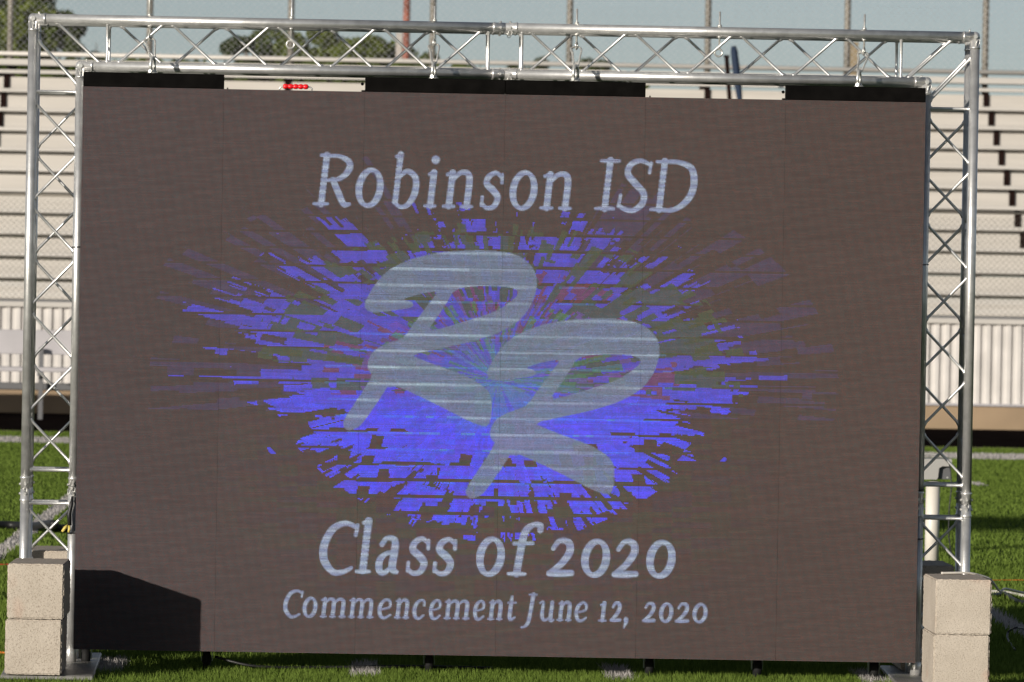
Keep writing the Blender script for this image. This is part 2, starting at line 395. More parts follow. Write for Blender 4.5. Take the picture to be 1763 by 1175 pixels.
# ================================================================ BEYOND THE STAND
def tree(name, label, x, y, h, cr, cz0, n, m, seed, leaf=.16, lobes=14, tr=.2, group=None, flat=.75):
    r = np.random.default_rng(seed)
    t = empty(name, label, 'tree', (x, y, 0), group)
    tb = L(); tb.tube([(x, y, -.05), (x+.1, y, cz0*.6), (x, y+.1, cz0+cr*.3), (x-.1, y, h-.6*cr*.6)], [tr, tr*.8, tr*.55, tr*.1], 9)
    for k in range(6):
        a = 2*PI*k/6+r.uniform(-.4, .4); z0 = cz0*.7+r.uniform(0, cr*.5)
        tb.tube([(x, y, z0), (x+math.cos(a)*cr*.4, y+math.sin(a)*cr*.4, z0+cr*.4), (x+math.cos(a)*cr*.8, y+math.sin(a)*cr*.8, z0+cr*.7)], [tr*.5, tr*.3, tr*.08], 6)
    tb.build('trunk', M['bark'], t)
    cc = []; 
    for k in range(lobes):
        a = r.uniform(0, 2*PI); q = r.uniform(.15, .85); zc = r.uniform(cz0, h-.25*cr)
        sh = math.sqrt(max(.1, 1-((zc-(cz0+h)/2)/((h-cz0)/2+.01))**2*.75))
        cc.append((x+math.cos(a)*q*cr*sh, y+math.sin(a)*q*cr*sh, zc, cr*r.uniform(.25, .48)))
    cc = np.array(cc); idx = r.integers(0, lobes, n)
    d = r.normal(size=(n, 3)); d /= np.linalg.norm(d, axis=1)[:, None]; rad = r.uniform(.25, 1, n)**.5
    p = cc[idx, :3]+d*(rad*cc[idx, 3])[:, None]*np.array([1, 1, flat])
    a = r.normal(size=(n, 3)); a /= np.linalg.norm(a, axis=1)[:, None]
    b_ = np.cross(a, r.normal(size=(n, 3))); b_ /= np.linalg.norm(b_, axis=1)[:, None]
    s = leaf*r.uniform(.6, 1.3, n)[:, None]
    v = np.stack([p-a*s, p+b_*s*.5, p+a*s, p-b_*s*.5], 1).reshape(-1, 3)-np.array([x, y, 0])
    me = bpy.data.meshes.new('crown'); me.from_pydata(v.tolist(), [], np.arange(4*n).reshape(n, 4).tolist()); me.materials.append(m); me.update()
    o = bpy.data.objects.new('crown', me); C.objects.link(o); o.parent = t; o['kind'] = 'stuff'
    return t
def tx(px, y): return at(px, 60, y).x
tree('broadleaf_tree', 'big bright green tree at the top left behind the outer truss post', tx(8, 150), 150, 13.5, 1.75, 3.0, 34000, M['leaf'], 1, leaf=.12, lobes=70, tr=.25)
tree('broadleaf_tree', 'dark green tree just right of the big bright tree at top left', tx(108, 150), 150, 9.5, .95, 3.2, 16000, M['leaf_dark'], 2, leaf=.11, lobes=44, tr=.15)
tree('broadleaf_tree', 'small dark round treetop seen past the top left truss corner', tx(172, 150), 150, 8.7, .55, 3.2, 9000, M['leaf_dark'], 3, leaf=.09, lobes=26, tr=.12)
tree('broadleaf_tree', 'low dark treetop left of the second eye bolt', tx(432, 95), 95, 6.4, .6, 4.9, 8000, M['leaf_dark'], 4, leaf=.07)
tree('broadleaf_tree', 'olive green treetop behind the second eye bolt', tx(530, 95), 95, 6.75, 1.1, 4.7, 17000, M['leaf'], 5, leaf=.07, lobes=24)
tree('broadleaf_tree', 'olive green treetop left of the pale post under the top truss', tx(618, 95), 95, 6.55, 1.0, 4.7, 15000, M['leaf'], 6, leaf=.07, lobes=22)
tree('broadleaf_tree', 'small olive treetop right of the red brown pole', tx(735, 98), 98, 6.25, .55, 4.7, 7000, M['leaf'], 7, leaf=.07)
tree('broadleaf_tree', 'low treetop just right of the middle truss coupling', tx(910, 105), 105, 6.5, .6, 5.0, 5000, M['leaf_dark'], 8, leaf=.07)
tree('broadleaf_tree', 'low treetop behind the fourth eye bolt', tx(1015, 105), 105, 6.45, .5, 5.0, 4000, M['leaf_dark'], 9, leaf=.07)
tree('broadleaf_tree', 'bright green bush top at the far left edge above the bleachers', tx(-10, 90), 90, 7.4, 1.3, 2.5, 4000, M['leaf'], 10, leaf=.12)
# hedge strip that shows under the fence rail
def hedge(x0, x1, y, z1, n, label):
    r = np.random.default_rng(int(x0*7)+99)
    p = np.stack([r.uniform(x0, x1, n), y+r.uniform(-.6, .6, n), r.uniform(.0, 1, n)**.6*z1*(1+.03*np.sin(r.uniform(0, 6, n)))], 1)
    a = r.normal(size=(n, 3)); a /= np.linalg.norm(a, axis=1)[:, None]; b_ = np.cross(a, r.normal(size=(n, 3))); b_ /= np.linalg.norm(b_, axis=1)[:, None]
    s = .17*r.uniform(.6, 1.3, n)[:, None]
    v = np.stack([p-a*s, p+b_*s*.6, p+a*s, p-b_*s*.6], 1).reshape(-1, 3)
    me = bpy.data.meshes.new('hedge'); me.from_pydata(v.tolist(), [], np.arange(4*n).reshape(n, 4).tolist()); me.materials.append(M['leaf_dark']); me.update()
    o = bpy.data.objects.new('hedge', me); C.objects.link(o); tag(o, label, 'hedge', kind='stuff')
hedge(tx(-150, 70), tx(830, 70), 70, 4.72, 26000, 'dark green hedge line showing under the back fence rail on the left')
hedge(tx(880, 72), tx(1110, 72), 72, 4.70, 7000, 'shorter dark hedge showing under the back fence rail at the centre')
# poles
p = empty('utility_pole', 'weathered red brown pole rising behind the top truss', 'pole', (tx(699, 92), 92, 0))
L().tube([(tx(699, 92), 92, 0), (tx(700, 92), 92, 9.5)], [.085, .065], 10).build('shaft', M['redpole'], p)
L().box(tx(699, 92)-1.1, tx(699, 92)+1.1, 91.88, 91.96, 8.9, 9.02).build('crossarm', M['redpole'], p)
p = empty('square_post', 'pale post beside the red brown pole behind the fence', 'post', (tx(687, 86), 86, 0))
L().box(tx(687, 86)-.055, tx(687, 86)+.055, 85.95, 86.05, 0, at(687, 60, 86).z).build('shaft', M['palepost'], p)
L().box(tx(687, 86)-.065, tx(687, 86)+.065, 85.94, 86.06, at(687, 60, 86).z, at(687, 57, 86).z).build('cap', M['palepost'], p)
p = empty('square_post', 'tan post standing behind the fence near the sixth eye bolt', 'post', (tx(1468, 60), 60, 0))
X = at(1466, 80, 60).x
L().box(X-.09, X+.09, 59.9, 60.05, 0, at(1466, 76, 60).z).build('shaft', M['tanpost'], p)
L().box(X-.10, X+.10, 59.89, 60.06, at(1466, 76, 60).z, at(1466, 73, 60).z).build('cap', M['tanpost'], p)
p = empty('closed_umbrella', 'dark blue folded umbrella leaning beside a brown post on the top row', 'umbrella', (at(1264, 120, 50).x, 50, 3.6))
a0, a1 = at(1278, 210, 50), at(1263, 80, 50)
L().tube([a0, a0.lerp(a1, .25), a0.lerp(a1, .55), a0.lerp(a1, .93), a1], [.015, .03, .05, .045, .03], 8).build('canopy', M['navy'], p)
L().tube([a0+Vector((.01, 0, -.5)), a0], .014, 6).build('shaft', M['galvpost'], p)
p = empty('stub_post', 'short brown steel post standing left of the folded blue umbrella', 'post', (at(1255, 120, 50.2).x, 50.2, 3.5))
a0, a1 = at(1259, 210, 50.2), at(1251, 98, 50.2)
L().tube([a0, a1], .028, 8).build('shaft', M['rust'], p)
L().box(a1.x-.034, a1.x+.034, 50.17, 50.23, a1.z-.01, a1.z+.02).build('cap', M['rust'], p)
# bare twiggy tree behind the pole
bt = empty('bare_tree', 'thin leafless tree crown behind the red brown pole', 'tree', (tx(720, 110), 110, 0))
q = L(); X = tx(715, 110); r = random.Random(5)
q.tube([(X, 110, 0), (X, 110, 5.4)], [.12, .05], 7); q.build('trunk', M['bark'], bt)
q = L()
def twig(p, d, l, rad, dep):
    e = p+d*l; q.tube([p, p.lerp(e, .5)+Vector((r.uniform(-.04, .04), 0, .03)), e], [rad, rad*.8, rad*.5], 5, cap=False)
    if dep:
        for _ in range(3): twig(p.lerp(e, r.uniform(.55, 1)), (d+Vector((r.uniform(-.9, .9), r.uniform(-.5, .5), r.uniform(-.2, .6)))).normalized(), l*.72, rad*.6, dep-1)
for _ in range(5): twig(Vector((X, 110, 5.2)), Vector((r.uniform(-.8, .8), r.uniform(-.4, .4), 1)).normalized(), .75, .03, 3)
q.build('crown', M['bark'], bt)

# ================================================================ VIDEO WALL ART
NU, NV = 768, 512
TL, EX, EY = np.array([141.7, 150.6]), np.array([1452.2, 26.2]), np.array([-16.6, 965.6])
INV = np.linalg.inv(np.array([[EX[0], EY[0]], [EX[1], EY[1]]]))
uu, vv = np.meshgrid((np.arange(NU)+.5)/NU, (np.arange(NV)+.5)/NV)          # v runs downward
GX = TL[0]+uu*EX[0]+vv*EY[0]; GY = TL[1]+uu*EX[1]+vv*EY[1]                    # picture coordinates of each diode
def inpoly(poly, ox=0.0, oy=0.0):
    P = np.array(poly, float); X, Y = GX+ox, GY+oy; r_ = np.zeros(X.shape, bool)
    a = P; b2 = np.roll(P, -1, 0)
    for (x1, y1), (x2, y2) in zip(a, b2):
        if y1 == y2: continue
        c = ((y1 > Y) != (y2 > Y)) & (X < (x2-x1)*(Y-y1)/(y2-y1)+x1); r_ ^= c
    return r_
def smooth(poly, it=2):
    P = [np.array(p, float) for p in poly]
    for _ in range(it):
        Q = []
        for a, b2 in zip(P, P[1:]+P[:1]): Q += [a*.75+b2*.25, a*.25+b2*.75]
        P = Q
    return P
def aa(poly):
    s = 0
    for ox in (-.6, .6):
        for oy in (-.6, .6): s = s+inpoly(poly, ox, oy)
    return s/4.0
TEXT = np.zeros(GX.shape)
def stroke(pts, wmul=1.0):
    """pts: (x,y,width) in picture coordinates, densely sampled variable-width pen stroke"""
    P = np.array(pts, float); Q = []
    n = len(P)
    for i in range(n-1):
        p0, p1, p2, p3 = P[max(i-1, 0)], P[i], P[i+1], P[min(i+2, n-1)]
        for t in np.linspace(0, 1, 14, endpoint=False):
            Q.append(.5*((2*p1)+(-p0+p2)*t+(2*p0-5*p1+4*p2-p3)*t*t+(-p0+3*p1-3*p2+p3)*t**3))
    Q.append(P[-1]); Q = np.array(Q)
    x0, x1, y0, y1 = Q[:, 0].min()-16, Q[:, 0].max()+16, Q[:, 1].min()-16, Q[:, 1].max()+16
    c0 = max(0, int((x0-TL[0])/1452*NU)-6); c1 = min(NU, int((x1-TL[0]+20)/1452*NU)+8)
    r0 = max(0, int((y0-TL[1]-30)/965*NV)-6); r1 = min(NV, int((y1-TL[1])/965*NV)+8)
    gx, gy = GX[r0:r1, c0:c1], GY[r0:r1, c0:c1]; d = np.full(gx.shape, 1e9)
    for a in Q: d = np.minimum(d, np.hypot(gx-a[0], gy-a[1])-a[2]*.5*wmul)
    TEXT[r0:r1, c0:c1] = np.maximum(TEXT[r0:r1, c0:c1], np.clip(.5-d/2.2, 0, 1))
c_ = 1.42
def ser(x, y, a=.17, b2=.17): return [(x-a, y, .45), (x, y, .62), (x+b2, y, .45)]
def ell(x0, x1, y0, y1):
    cx, cy, rx, ry = (x0+x1)/2, (y0+y1)/2, (x1-x0)/2, (y1-y0)/2; o = []
    for k in range(17):
        a = 2*PI*k/16; wd = .62+.42*abs(math.cos(a+.25))
        o.append((cx+rx*math.cos(a), cy+ry*math.sin(a), wd))
    return o
def mleg(x): return [[(x, .03, 1), (x, .95, .95)], ser(x, .02, .10, .12)]
G = {
 'R': [[(.22, .03, 1), (.22, c_, 1)], ser(.22, .03, .22, .2), [(.05, c_, .5), (.3, c_, .6)], [(.22, c_-.02, .55), (.6, c_-.02, .6), (.93, 1.24, .95), (.95, 1.0, 1), (.7, .76, .75), (.25, .70, .5)], [(.5, .72, .9), (.72, .35, 1), (.92, .04, .9), (1.1, .03, .5)]],
 'o': [ell(.09, .91, .0, 1.02)], '0': [ell(.09, .91, .02, 1.0)],
 'b': [[(.16, .12, .9), (.16, 1.48, .95)], [(.0, 1.42, .5), (.16, 1.48, .6)], [(.18, .8, .5), (.5, 1.0, .75), (.88, .82, .95), (.93, .4, 1), (.7, .05, .8), (.4, -.02, .6), (.16, .1, .6)]],
 'i': [[(.5, .03, 1), (.5, .98, 1)], [(.15, .93, .5), (.5, .98, .6)], ser(.5, .02, .42, .4), [(.5, 1.34, 1.25), (.51, 1.35, 1.25)]],
 'n': [[(.2, .03, 1), (.2, .98, 1)], [(.02, .93, .5), (.2, .98, .6)], ser(.2, .02, .19, .18), [(.2, .72, .55), (.45, .97, .7), (.72, .97, .9), (.82, .75, 1), (.82, .03, 1)], ser(.82, .02, .18, .18)],
 'm': [[(.12, .03, 1), (.12, .98, 1)], [(.0, .93, .5), (.12, .98, .6)], ser(.12, .02, .10, .11), [(.12, .75, .5), (.3, .97, .7), (.44, .95, .9), (.5, .75, 1), (.5, .03, 1)], ser(.5, .02, .1, .1), [(.5, .75, .5), (.68, .97, .7), (.83, .95, .9), (.89, .75, 1), (.89, .03, 1)], ser(.89, .02, .1, .12)],
 's': [[(.95, .72, .5), (.92, .95, .5)], [(.93, .86, .5), (.6, 1.0, .65), (.25, .88, .85), (.2, .68, .95), (.55, .50, 1.05), (.82, .3, .95), (.7, .05, .8), (.35, -.01, .65), (.05, .12, .5)], [(.05, .3, .5), (.06, .06, .5)]],
 'I': [[(.5, .03, 1), (.5, c_, 1)], ser(.5, .03, .5, .5), ser(.5, c_-.02, .5, .5)],
 'S': [[(.98, 1.08, .5), (1.0, 1.36, .5)], [(.98, 1.3, .55), (.62, 1.42, .7), (.28, 1.3, .9), (.22, 1.04, 1), (.5, .78, 1.05), (.85, .5, 1), (.86, .2, .95), (.55, -.01, .8), (.2, .04, .65), (.02, .14, .5)], [(.05, .42, .5), (.02, .1, .5)]],
 'D': [[(.2, .03, 1), (.2, c_, 1)], ser(.2, .03, .2, .15), [(.02, c_-.02, .5), (.2, c_-.02, .6)], [(.2, c_-.02, .6), (.55, c_-.03, .7), (.88, 1.2, 1), (.97, .72, 1.05), (.85, .3, 1), (.55, .03, .7), (.2, .03, .6)]],
 'C': [[(1.0, 1.08, .5), (1.02, 1.36, .5)], [(1.0, 1.3, .55), (.66, 1.42, .7), (.3, 1.25, .95), (.1, .8, 1.05), (.14, .35, 1.05), (.45, .0, .85), (.75, .0, .65), (.98, .12, .5)]],
 'l': [[(.5, .05, 1), (.5, 1.50, 1)], [(.2, 1.44, .5), (.5, 1.50, .6)], ser(.5, .02, .4, .45)],
 'a': [[(.15, .82, .7), (.35, 1.0, .65), (.7, .96, .85), (.78, .7, 1), (.76, .15, 1), (.98, .02, .6)], [(.76, .6, .5), (.4, .55, .6), (.14, .36, .9), (.16, .08, .9), (.4, -.01, .7), (.76, .2, .55)]],
 'f': [[(.3, .03, 1), (.36, .9, 1), (.45, 1.28, .95), (.7, 1.46, .7), (.95, 1.44, .8), (.97, 1.3, .8)], ser(.3, .02, .3, .3), [(.08, .9, .5), (.75, .92, .5)]],
 'e': [[(.1, .46, .5), (.5, .5, .5), (.86, .62, .6), (.82, .9, .75), (.52, 1.0, .65), (.2, .8, .9), (.1, .42, 1), (.28, .06, .9), (.6, -.01, .7), (.95, .16, .5)]],
 'c': [[(.92, .72, .6), (.9, .92, .6), (.6, 1.0, .65), (.24, .82, .9), (.1, .45, 1), (.26, .08, .9), (.6, -.01, .7), (.95, .16, .5)]],
 't': [[(.42, 1.28, .6), (.4, .9, .95), (.38, .2, 1), (.55, .0, .8), (.95, .12, .5)], [(.08, .93, .5), (.9, .95, .5)]],
 'u': [[(.0, .95, .5), (.2, .98, .6), (.2, .3, 1), (.35, .02, .8), (.6, .05, .6), (.8, .25, .5)], [(.8, .98, 1), (.8, .05, 1), (1.0, .02, .5)]],
 '1': [[(.5, .03, 1), (.5, 1.0, 1)], [(.1, .88, .5), (.5, 1.0, .6)], ser(.5, .02, .45, .45)],
 '2': [[(.12, .78, .6), (.35, 1.0, .7), (.72, .96, .95), (.82, .7, 1), (.55, .35, .9), (.1, .06, .7)], [(.08, .05, .8), (.5, .05, .95), (.98, .07, .85)]],
 ',': [[(.5, .1, 1.2), (.6, -.05, 1.0), (.1, -.35, .4)]],
 'J': [[(.72, c_, 1), (.62, .35, 1), (.55, -.1, .95), (.32, -.36, .7), (.02, -.42, .55)], ser(.72, c_-.02, .35, .28)],
}
def glyph(ch, X0, X1, base, xh, T):
    """slanted glyph in the box X0..X1 with its foot on the line y = base(x)"""
    hh = {'R': c_, 'b': 1.5, 'i': 1, 'I': c_, 'S': c_, 'D': c_, 'C': c_, 'l': 1.5, 'f': 1.5, 'J': 1.8}.get(ch, 1.0)
    sl_ = .135; wpx = (X1-X0)-sl_*xh*hh*.62-T*.42
    for s_ in G[ch]:
        pts = []
        for (gx, gy, gw) in s_:
            x = X0+T*.12+gx*wpx+sl_*gy*xh*.9; pts.append((x, base(x)-gy*xh, gw*T))
        stroke(pts)
b1 = lambda x: 353.5+(x-550)*.0166
for ch, a, c in (('R', 537, 604), ('o', 607, 661), ('b', 669, 723), ('i', 726, 757), ('n', 759, 818), ('s', 823, 867), ('o', 872, 926), ('n', 927, 988), ('I', 1022, 1065), ('S', 1060, 1120), ('D', 1117, 1200)):
    glyph(ch, a, c, b1, 60, 11.2)
b2_ = lambda x: 983.5+(x-560)*.0166
for ch, a, c in (('C', 544, 614), ('l', 608, 646), ('a', 643, 690), ('s', 696, 741), ('s', 742, 787), ('o', 816, 870), ('f', 872, 932), ('2', 939, 991), ('0', 997, 1052), ('2', 1052, 1102), ('0', 1109, 1165)):
    glyph(ch, a, c, b2_, 59, 12.8)
b3 = lambda x: 1060+(x-490)*.0166
sc3 = lambda v: 450+v/2.204
for ch, a, c in (('C', 75, 153), ('o', 150, 212), ('m', 218, 322), ('m', 326, 427), ('e', 434, 496), ('n', 500, 563), ('c', 567, 622), ('e', 630, 684), ('m', 688, 792), ('e', 798, 850), ('n', 855, 918), ('t', 922, 968),
                 ('J', 985, 1045), ('u', 1046, 1115), ('n', 1118, 1181), ('e', 1183, 1240), ('1', 1275, 1316), ('2', 1320, 1368), (',', 1374, 1396), ('2', 1443, 1498), ('0', 1505, 1564), ('2', 1568, 1626), ('0', 1632, 1695)):
    glyph(ch, sc3(a), sc3(c), b3, 31, 6.6)
# two interlocked script letters
LET = [(165, 300), (175, 268), (212, 205), (265, 145), (350, 100), (450, 72), (560, 58), (690, 52), (800, 64), (862, 86), (905, 125), (926, 170), (926, 222), (905, 290), (860, 355), (780, 408), (690, 440), (610, 463), (500, 486), (372, 514),
       (420, 535), (510, 570), (610, 605), (680, 643), (716, 675), (731, 720), (724, 808), (702, 832), (640, 812), (540, 760), (420, 700), (278, 637), (232, 712), (160, 815), (130, 838), (95, 847), (75, 830), (75, 800), (130, 718), (205, 604), (188, 588), (178, 558), (190, 520), (215, 490), (262, 465), (330, 443), (352, 424),
       (400, 355), (450, 290), (494, 232), (420, 244), (350, 264), (340, 274), (374, 280), (384, 294), (374, 306), (330, 314), (240, 326), (184, 326)]
HOL = [(562, 228), (640, 212), (780, 212), (833, 224), (848, 246), (800, 290), (740, 325), (640, 358), (520, 395), (442, 411), (490, 345), (530, 285)]
def zz(P, dx, dy): return [(560+(x+dx)/2.555, 410+(y+dy)/2.555) for x, y in P]
LG = np.maximum(aa(smooth(zz(LET, 0, 0), 1))*(1-aa(smooth(zz(HOL, 0, 0), 1))), aa(smooth(zz(LET, 540, 300), 1))*(1-aa(smooth(zz(HOL, 540, 300), 1))))
# burst
CXA, CYA = 856.0, 655.0
lx = GX-CXA; ly = (GY-(GX-CXA)*.018)-CYA
th = np.arctan2(ly, lx); rr = np.hypot(lx*.80, ly*1.28)
R_n = np.random.default_rng(21)
def hashn(*a):
    s = 0
    for k, q_ in enumerate(a): s = s+np.floor(q_)*(12.9898+37.719*k)
    f = np.sin(s)*43758.5453; return f-np.floor(f)
band = np.floor((GY-(GX-860)*.018-350)/28.3)
bfr = (GY-(GX-860)*.018-350)/28.3-band
def lobe(t, seed, n, sharp=1):
    g = R_n.uniform(0, 1, n) if seed is None else np.random.default_rng(seed).uniform(0, 1, n)
    q_ = (t+PI)/(2*PI)*n; return g[np.floor(q_).astype(int) % n]
side = np.clip(np.abs(np.cos(th))*1.6-.55, 0, 1)                      # 1 towards left and right, 0 up and down
tw = th+.5*PI*0
def anoise(n, seed):
    return lobe(tw, seed, n)
spk = .45*anoise(70, 3)+.35*anoise(190, 4)+.20*anoise(430, 5)
nth = 84
ci = (tw+PI)/(2*PI)*nth; jit = hashn(np.floor(ci))
cellA = hashn(ci+.3*hashn(rr/40), band+.0, rr/70+jit)                  # brick-like chunks cut by the horizontal rows
cellB = hashn(ci*2.3, rr/34+jit)
val_s = .72*spk+.28*cellB
val_t = .30*spk+.45*cellA+.25*cellB
val = side*val_s+(1-side)*val_t
low = np.clip(ly/60, 0, 1)
R0 = 185+30*(1-low); R1m = 425-70*low*(1-side)-110*low*side+np.where(lx > 0, -25, 40)*side*(1-low)-30*(1-side)*(1-low)
pd = np.clip((rr-R0)/(R1m-R0), 0, 1)
thr = .17+.60*pd*(1-.22*low)
blue = (val > thr) & (rr < R1m)
sol = rr < 180+40*side
blue |= sol & ~((cellB > .93) & (rr > 150)) & (ly > 0)
gap = (bfr > .78) & (rr > 175+60*lobe(th, 8, 60)) & (side < .75)
blue &= ~gap
thin_ = (np.abs(bfr-.5) > .43) & (side > .6) & (rr > 210+120*lobe(th, 18, 90))
blue &= ~thin_
inside = rr < 345
stray = (rr > R1m-40) & (rr < R1m+40) & (hashn(ci*1.3, rr/50, band) > .92) & (bfr < .5) & (ly > -60)
haze_ = (rr > 250) & (rr < np.where(lx > 0, 470, 520)) & (ly < 60) & (side > .25) & (anoise(260, 15)*.6+.4*hashn(ci*3.1, rr/60) > .55+.25*np.clip((rr-380)/180, 0, 1)) & (bfr < .85)
wedge = (ly > 40) & (rr < 215)
# colour patches in the upper half
up = (ly < 30) & (rr < 345)
k1 = hashn(ci*.8, band, rr/60+jit); k2 = hashn(ci*2.2, rr/24+jit); k3 = .6*k1+.4*k2
grn = (ly < 22) & (rr < 330+40*(k2-.5)) & (rr > 70) & (k3 > .55) & (val > .1)
redp = (ly < 30) & (rr < 250) & (rr > 90) & (hashn(ci*.9+9, band+3, rr/50+jit)*.6+.4*hashn(ci*2.6, rr/22) > .64)
BASEC = np.zeros((NV, NU, 3))
def put(mask, col, k=1.0):
    global BASEC
    m = np.clip(mask.astype(float)*k, 0, 1)[..., None]; BASEC = BASEC*(1-m)+np.array(col)*m
BLU = np.array((.018, .024, .46)); BLD = np.array((.012, .030, .84))
BL = BLU+(BLD-BLU)*np.clip((ly+20)/90, 0, 1)[..., None]
nz = R_n.normal(0, 1, (NV, NU))
put(haze_, (.010, .012, .13), .34); put(stray, BL, .85); put(blue, BL*(.80+.35*hashn(ci*1.7, rr/29+jit, band))[..., None])
brick = (ly > 85) & (rr > 170) & (hashn((lx-ly*.25*np.sign(lx))/21+.37*band, band) > .70) & (bfr > .12+.5*hashn(band, lx/21))
put(brick & blue, (0, 0, 0), 1)
put(grn, (.002, .040, .006), .90); put(redp & ~grn, (.095, .006, .018), .82)
put(up & (rr < 190) & (k2 > .75), (.10, .02, .36), .5)
put((ly < 20) & (rr < 175) & (hashn(ci*1.4, rr/30+jit) > .72), (.008, .13, .02), .7)
teal = np.clip(1-rr/130, 0, 1)**.8*(.35+.65*(lobe(th, 12, 76) > .42))
BASEC = BASEC*(1-.8*teal[..., None])+np.array((.02, .17, .30))*.8*teal[..., None]
dash = (bfr > .02) & (bfr < .16) & (rr < 330) & (hashn(GX/60, band) > .35)
BASEC += (dash & (rr < 240))[..., None]*np.array((.0, .05, .12))
put((ly > 60) & (rr < 190) & (bfr < .14) & (hashn(GX/12, band) > .78), (.02, .22, .5), .6)
line = np.exp(-((bfr-.10)/.085)**2)*(.45+.55*hashn(GX/140+band*.31, band))                                                     # bright refresh lines
LC = np.array((.085, .145, .235)); LC2 = np.array((.34, .47, .56))
lc = LC+(LC2-LC)*line[..., None]*(.75+.25*np.sin(GX/90)[..., None])
BASEC = BASEC*(1-LG[..., None]*.90)+lc*LG[..., None]*(.97-.25*teal[..., None])+teal[..., None]*LG[..., None]*np.array((0, .03, .03))
tc_ = np.array((.17, .235, .40))+np.array((.13, .15, .10))*(.5+.5*np.sin(2*PI*bfr*2+1.3))[..., None]
BASEC = BASEC*(1-TEXT[..., None])+tc_*TEXT[..., None]
faint = (np.abs(lx) < 620)
amb = np.clip(1-np.hypot(lx*.62, (ly-160)*1.05)/330, 0, 1)
cl = hashn(GX/34, GY/9)
BASEC += (amb*.022)[..., None]*np.stack([cl > .6, cl < .4, (cl > .4) & (cl < .7)], -1)
rown = R_n.normal(0, 1, (NV, 1))*.5+R_n.normal(0, 1, (NV, 1+NU//24)).repeat(24, 1)[:, :NU]*.6
BASEC *= (1+.10*nz+.13*rown)[..., None]; BASEC += np.clip(rown, 0, 2)[..., None]*.0015*np.array((1, .6, .7)); BASEC = np.clip(BASEC, 0, 1)
img = bpy.data.images.new('screen_picture', NU, NV, float_buffer=True, is_data=True)
buf = np.ones((NV, NU, 4), np.float32); buf[..., :3] = BASEC[::-1]; img.pixels.foreach_set(buf.ravel()); img.update(); img.pack()

